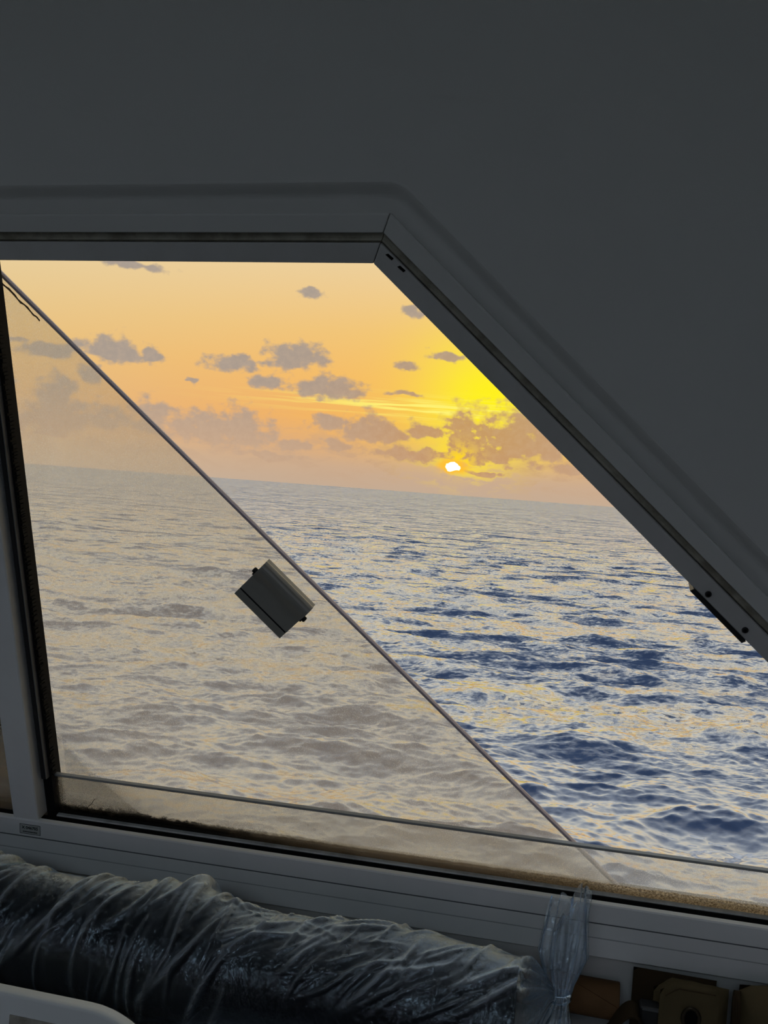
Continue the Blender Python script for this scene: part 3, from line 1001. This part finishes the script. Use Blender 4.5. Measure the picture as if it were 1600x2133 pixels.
def film_sleeve():
    nx, na = 700, 230
    xs = np.linspace(RX0 - 0.01, RX1 + 0.004, nx)
    an = np.linspace(0, 2 * np.pi, na, endpoint=False)
    X, A = np.meshgrid(xs, an, indexing='ij')
    r0 = RR - 0.0062 + 0.0070 / (1 + np.exp((X + 0.135) / 0.012))
    R = r0 + 0.0034
    # loose along the top, hugging the front
    top = np.exp(-((np.angle(np.exp(1j * (A - np.radians(75)))) / 0.6) ** 2))
    R += top * (0.005 + 0.004 * np.sin(9 * X + 1) + 0.003 * np.sin(23 * X))
    R += 0.008 * top * np.exp(-((X + 0.19) / 0.05) ** 2)
    CR = np.zeros_like(R)
    for i in range(190):
        x0 = rng.uniform(RX0 + 0.1, RX1)
        left = x0 < -0.12
        w8 = rng.uniform() ** 2.5         # a few strong folds, many faint ones
        if left:
            a0 = np.radians(rng.uniform(60, 215))
            tilt = np.radians(rng.normal(108, 11))
            ln, wd = rng.uniform(0.015, 0.035) + 0.03 * w8, 0.0014 + 0.0034 * w8
            am = 0.0012 + 0.0060 * w8
        else:
            a0 = np.radians(rng.uniform(55, 150))
            tilt = np.radians(rng.normal(146, 20))
            ln, wd = rng.uniform(0.010, 0.028) + 0.02 * w8, 0.0013 + 0.0030 * w8
            am = 0.0012 + 0.0048 * w8
        lo = np.searchsorted(xs, [x0 - 0.09, x0 + 0.09])
        sl_ = slice(lo[0], lo[1])
        dx = X[sl_] - x0
        ds = (np.angle(np.exp(1j * (A[sl_] - a0)))) * RR
        al = dx * np.cos(tilt) + ds * np.sin(tilt)
        ac = -dx * np.sin(tilt) + ds * np.cos(tilt) + rng.normal(0, 3.0) * al ** 2
        g = np.exp(-(al / ln) ** 2) * np.exp(-(ac / wd) ** 2)
        R[sl_] += am * g
        CR[sl_] += (0.03 + 0.55 * w8) * np.exp(-(al / ln) ** 2) * np.exp(-((ac - wd * 0.4) / (wd * 0.75)) ** 2)
    # haze raised along the loose, crumpled top, painting in light from above
    lump = 0.5 + 0.5 * np.sin(31 * X + 3 * np.sin(5 * A)) * np.sin(17 * X + 9 * A)
    ht = np.where(X > -0.12, 100, 82)
    top_lit = np.exp(-((np.degrees(A) - ht) / 30) ** 2) * (0.16 + 0.34 * lump * (X > -0.12))
    CR = np.clip(CR * (1 + 1.3 * np.exp(-((np.degrees(A) - 95) / 40) ** 2)) + top_lit, 0, 0.9)
    R = np.maximum(R, r0 + 0.0034)
    Yp = RY + R * np.cos(A)
    Zp = np.maximum(RR + 0.0035 + R * np.sin(A), 0.0006)
    verts = np.stack([X, Yp, Zp], -1).reshape(-1, 3)
    i = np.arange(nx - 1)[:, None] * na
    j = np.arange(na)[None, :]
    f = np.stack([i + j, i + (j + 1) % na, i + na + (j + 1) % na, i + na + j], -1).reshape(-1, 4)
    o = mesh('plastic_sleeve', verts.tolist(), f.tolist(), M_FILM, roll, smooth=True)
    at = o.data.attributes.new('crease', 'FLOAT', 'POINT')
    at.data.foreach_set('value', CR.astype(np.float32).ravel())
    o.data.transform(ROFF)
    return o


film_sleeve()


def crease_by_curvature(o, rings):
    """film whitens where it is folded sharply"""
    P = np.array([[tuple(p) for p in r] for r in rings])
    d2 = np.linalg.norm(np.roll(P, 1, 1) + np.roll(P, -1, 1) - 2 * P, axis=2)
    d1 = np.linalg.norm(np.roll(P, 1, 1) - np.roll(P, -1, 1), axis=2) + 1e-6
    v = np.clip(0.12 + 0.9 * (d2 / d1) ** 1.5, 0, 0.55)
    v[-1:] = 0.6
    at = o.data.attributes.new('crease', 'FLOAT', 'POINT')
    at.data.foreach_set('value', v.astype(np.float32).ravel())


def gather(name, stations, na=120, folds=(), seed=1, ragged=None):
    """gathered tube of film: stations of (centre, half width along x, half depth, lean) with folds growing along it"""
    r = random.Random(seed)
    k = len(stations)
    fl = [(q_, r.uniform(0, 6.28), r.uniform(0.04, 0.11)) for q_ in (2, 3, 5, 7, 12)]
    rings = []
    n = 60
    for i in range(n):
        t = i / (n - 1) * (k - 1)
        q = min(int(t), k - 2)
        f = t - q
        f = f * f * (3 - 2 * f)
        (c0, w0, d0), (c1, w1, d1) = stations[q], stations[q + 1]
        c = Vector(c0).lerp(Vector(c1), f)
        w_, dd = w0 + (w1 - w0) * f, d0 + (d1 - d0) * f
        ring = []
        for j in range(na):
            a = 2 * math.pi * j / na
            m = 1 + sum(am * math.sin(fq * a + p + 1.3 * i / n) for fq, p, am in fl)
            z = c.z
            if ragged:
                z += ragged(a) * max(0, (i / (n - 1) - 0.45) / 0.55) ** 1.5
            ring.append((c.x + w_ * m * math.cos(a), c.y + dd * m * math.sin(a), z))
        rings.append(ring)
    o = loft(name, rings, M_FILM, roll, caps=False, smooth=True)
    crease_by_curvature(o, rings)
    o.data.transform(ROFF)
    return o


KN = (0.2325, -0.140, 0.068)
# cone of film from the roll's end into the knot (rings stand across the roll)
rings = []
rc = random.Random(4)
fl = [(f, rc.uniform(0, 6.28), rc.uniform(0.03, 0.09)) for f in (5, 8, 11, 15, 19)]
for i in range(26):
    t = i / 25
    e = t * t * (3 - 2 * t)
    x = RX1 + 0.004 + (KN[0] - RX1 - 0.010) * t
    cy, cz = RY + (KN[1] - RY) * e, RR + 0.0035 + (KN[2] - RR - 0.0035) * e
    r0 = (RR + 0.002) * (1 - e) ** 0.8 + 0.0075 * e
    ring = []
    for j in range(120):
        a = 2 * math.pi * j / 120
        m = 1 + sum(am * math.sin(f * a + p) for f, p, am in fl) * min(1, 3 * t)
        ring.append((x, cy + r0 * m * math.cos(a), max(cz + r0 * m * math.sin(a), 0.0006)))
    rings.append(ring)
ge = loft('gathered_end', rings, M_FILM, roll, caps=False, smooth=True)
crease_by_curvature(ge, rings)
ge.data.transform(ROFF)
# tail above the knot
gather('bag_tail', [((KN[0], KN[1], KN[2] - 0.004), 0.0085, 0.0075), ((KN[0] - 0.002, -0.132, KN[2] + 0.012), 0.014, 0.009),
                    ((KN[0] - 0.001, -0.122, KN[2] + 0.040), 0.0245, 0.011), ((KN[0], -0.112, KN[2] + 0.070), 0.0215, 0.011),
                    ((KN[0] + 0.001, -0.104, KN[2] + 0.092), 0.0200, 0.012)], seed=3,
       ragged=lambda a: 0.013 * math.cos(a - 0.4) + 0.005 * math.sin(3 * a) + 0.004 * math.sin(7 * a + 1))
# inner leaf of the tail
gather('tail_fold', [((KN[0], KN[1], KN[2]), 0.006, 0.005), ((KN[0] + 0.001, -0.130, KN[2] + 0.030), 0.014, 0.006),
                     ((KN[0] + 0.004, -0.114, KN[2] + 0.062), 0.0150, 0.006), ((KN[0] + 0.010, -0.105, KN[2] + 0.086), 0.0130, 0.005)], seed=8,
       ragged=lambda a: 0.016 * math.cos(a) + 0.005 * math.sin(5 * a))
# skirt below the knot
gather('bag_skirt', [((KN[0], KN[1], KN[2] + 0.003), 0.0085, 0.0075), ((KN[0] - 0.002, -0.146, KN[2] - 0.014), 0.014, 0.012),
                     ((KN[0] - 0.008, -0.150, KN[2] - 0.040), 0.027, 0.018), ((KN[0] - 0.010, -0.152, 0.004), 0.036, 0.022)], seed=5)
# knot bands
rings = []
for i in range(40):
    a = 2 * math.pi * i / 40
    rings.append([(KN[0] + (0.0092 + 0.003 * math.cos(b)) * math.cos(a), KN[1] + (0.0085 + 0.003 * math.cos(b)) * math.sin(a),
                   KN[2] + 0.0015 * math.cos(a) + 0.0048 * math.sin(b)) for b in [2 * math.pi * k / 12 for k in range(12)]])
rings.append(rings[0])
loft('knot', rings, M_FILM, roll, caps=False, smooth=True).data.transform(ROFF)

# ------------------------------------------------------------------ cardboard tube
tube = empty('cardboard_tube', LEDGE, (0.252, -0.0315, 0.0))
tag(tube, 'short brown cardboard tube behind the knotted plastic', 'tube')
rings = []
for (x, r) in ((-0.10, 0.0172), (0.0475, 0.0172), (0.0480, 0.0176), (0.0480, 0.0206), (0.0474, 0.0212), (-0.0994, 0.0212), (-0.10, 0.0206), (-0.10, 0.0172)):
    rings.append([(x, r * math.cos(2 * math.pi * j / 40), 0.0213 + r * math.sin(2 * math.pi * j / 40)) for j in range(40)])
loft('tube_wall', rings, M_CARD, tube, caps=False)
rings = []
for i in range(70):                       # the paper's wound seam
    t = i / 69
    a = 0.4 + t * 2.6
    x = -0.095 + 0.14 * t
    rings.append([(x, 0.0212 * math.cos(a), 0.0213 + 0.0212 * math.sin(a)), (x + 0.0008, 0.0216 * math.cos(a), 0.0213 + 0.0216 * math.sin(a)),
                  (x + 0.0016, 0.0212 * math.cos(a), 0.0213 + 0.0212 * math.sin(a))])
loft('wound_seam', rings, M_CARD_IN, tube)

# ------------------------------------------------------------------ canvas bags on the ledge
def rounded_slab(name, x0, x1, y0, y1, z0, z1, bev, mat, parent=None, frame=None, sag=0.0, seed=0):
    v, f = [], []
    nx, nz = 10, 8
    r = random.Random(seed)
    o = box(name, x0, x1, y0, y1, z0, z1, mat, parent, frame)
    bevel(o, bev, 4, 30)
    return o


bag = empty('canvas_bag', LEDGE, (0.375, -0.075, 0.0))
tag(bag, 'khaki canvas bag with a dark metal eyelet below the window', 'bag')


def quilt(name, x0, x1, z0, z1, y, depth, mat, parent, puff, seed, top=None):
    """soft closed panel standing on the ledge: bulging front and back, rounded rim"""
    n, k = 16, 14
    r = random.Random(seed)
    ph = [r.uniform(0, 6.28) for _ in range(4)]
    verts, faces = [], []
    for side in (-1, 1):
        for i in range(n + 1):
            for j in range(k + 1):
                s, t = i / n, j / k
                b = min(1, 6 * min(s, 1 - s)) ** 0.5 * min(1, 6 * min(t, 1 - t)) ** 0.5
                x = x0 + (x1 - x0) * s
                zt = z1 if top is None else top(s)
                z = z0 + (zt - z0) * t
                wob = 0.0012 * math.sin(9 * s + ph[0]) * math.sin(7 * t + ph[1]) + 0.0008 * math.sin(21 * s + ph[2] + 5 * t)
                verts.append((x, y + side * (depth / 2 * b * (0.75 + puff * math.sin(math.pi * s) * math.sin(math.pi * t)) + wob * b), z))
    m = (n + 1) * (k + 1)
    for i in range(n):
        for j in range(k):
            a = i * (k + 1) + j
            faces.append((a, a + k + 1, a + k + 2, a + 1))
            faces.append((m + a, m + a + 1, m + a + k + 2, m + a + k + 1))
    rim = [j for j in range(k + 1)] + [i * (k + 1) + k for i in range(1, n + 1)] + [n * (k + 1) + j for j in range(k - 1, -1, -1)] + [i * (k + 1) for i in range(n - 1, 0, -1)]
    for q in range(len(rim)):
        a, b = rim[q], rim[(q + 1) % len(rim)]
        faces.append((a, b, b + m, a + m))
    return mesh(name, verts, faces, mat, parent, None, True)


quilt('bag_body', -0.040, 0.040, 0.001, 0.075, 0.010, 0.05, M_KHAKI, bag, 0.25, 1,
      lambda s: 0.062 + 0.014 * min(1, s * 4) - 0.002 * s)
quilt('bag_back', -0.062, 0.030, 0.0, 0.070, 0.034, 0.022, M_KHAKI_D, bag, 0.2, 7)
flap = quilt('front_flap', -0.036, 0.026, 0.004, 0.086, -0.021, 0.012, M_KHAKI, bag, 0.15, 2, lambda s: 0.075 + 0.011 * min(1, s * 4))
# eyelet ring in the flap
rings = []
for i in range(36):
    a = 2 * math.pi * i / 36
    rings.append([(-0.003 + (0.0085 + 0.0022 * math.cos(b)) * math.cos(a), -0.0305 + 0.0016 * math.sin(b), 0.054 + (0.0110 + 0.0022 * math.cos(b)) * math.sin(a))
                  for b in [2 * math.pi * k / 10 for k in range(10)]])
rings.append(rings[0])
loft('eyelet', rings, M_BRASS, flap, caps=False, smooth=True)
cyl('eyelet_hole', (-0.003, -0.0250, 0.054), (0, -1, 0), 0.0083, 0.0048, M_GAP, flap, seg=24)
# stitched seam
rings = []
for i in range(12):
    t = i / 11
    x, z = -0.031 + 0.052 * t, 0.0715 + 0.0100 * min(1, t * 4)
    rings.append([(x, -0.0272, z), (x, -0.0284, z + 0.0008), (x, -0.0272, z + 0.0016)])
loft('seam', rings, M_KHAKI_D, flap)
# loose webbing strap trailing towards the tube
rings = []
for i in range(22):
    t = i / 21
    x = -0.036 - 0.052 * t
    z = 0.0030 + 0.036 * math.sin(math.pi * min(1, t * 1.02)) ** 1.0
    rings.append([(x, -0.030 + 0.012 * t, z), (x, -0.002 + 0.012 * t, z + 0.004), (x - 0.0012, -0.002 + 0.012 * t, z + 0.006), (x - 0.0012, -0.030 + 0.012 * t, z + 0.002)])
loft('strap', rings, M_KHAKI_D, bag)
box('buckle', -0.056, -0.030, -0.018, 0.004, 0.0295, 0.0505, M_PIN, bag, bev=0.003)

pad = empty('canvas_pad', LEDGE, (0.515, -0.075, 0.0))
tag(pad, 'plain khaki padded canvas case right of the eyelet bag', 'case')
quilt('pad_body', -0.092, 0.10, 0.0, 0.092, -0.004, 0.07, M_KHAKI, pad, 0.2, 3, lambda s: 0.088 + 0.010 * min(1, s * 2))
quilt('pad_piping', -0.0975, -0.0905, 0.0, 0.082, -0.006, 0.04, M_KHAKI_D, pad, 0.1, 5)

# ------------------------------------------------------------------ white panel at the lower left
panel = empty('white_panel', LEDGE, (-0.42, -0.365, -0.88))
tag(panel, 'white plastic panel with rounded corner and a worn paper sticker', 'panel')


def panel_outline():
    pts = []
    zt, xr, xl, zb, rad = 0.968, 0.300, -0.35, 0.0, 0.086
    pts.append((xl, zb))
    pts.append((xr, zb))
    for i in range(13):
        a = math.radians(90 * i / 12)
        pts.append((xr - rad + rad * math.cos(a), zt - 0.9 * rad + 0.9 * rad * math.sin(a)))
    pts.append((xl, zt))
    return pts


po = panel_outline()
ring = lambda y, k: [(p[0] * (1 - k * 0.02), y, p[1] * (1 - k * 0.004)) for p in po]
pb = loft('panel_body', [ring(0.018, 0.35), ring(0.0145, 0), ring(0.0055, 0), ring(0.002, 0.35)], M_WHITEP, panel)
bm_ = _bm.new(); bm_.from_mesh(pb.data); _bm.ops.recalc_face_normals(bm_, faces=bm_.faces); bm_.to_mesh(pb.data); bm_.free()
bevel(pb, 0.004, 3, 20)
st = box('worn_sticker', 0.136, 0.236, 0.0006, 0.003, 0.895, 0.9480, M_OLDPAPER, panel)
box('foot', -0.30, -0.24, -0.06, 0.06, -0.02, 0.004, M_BLACK, panel)
box('foot', 0.18, 0.24, -0.06, 0.06, -0.02, 0.004, M_BLACK, panel)
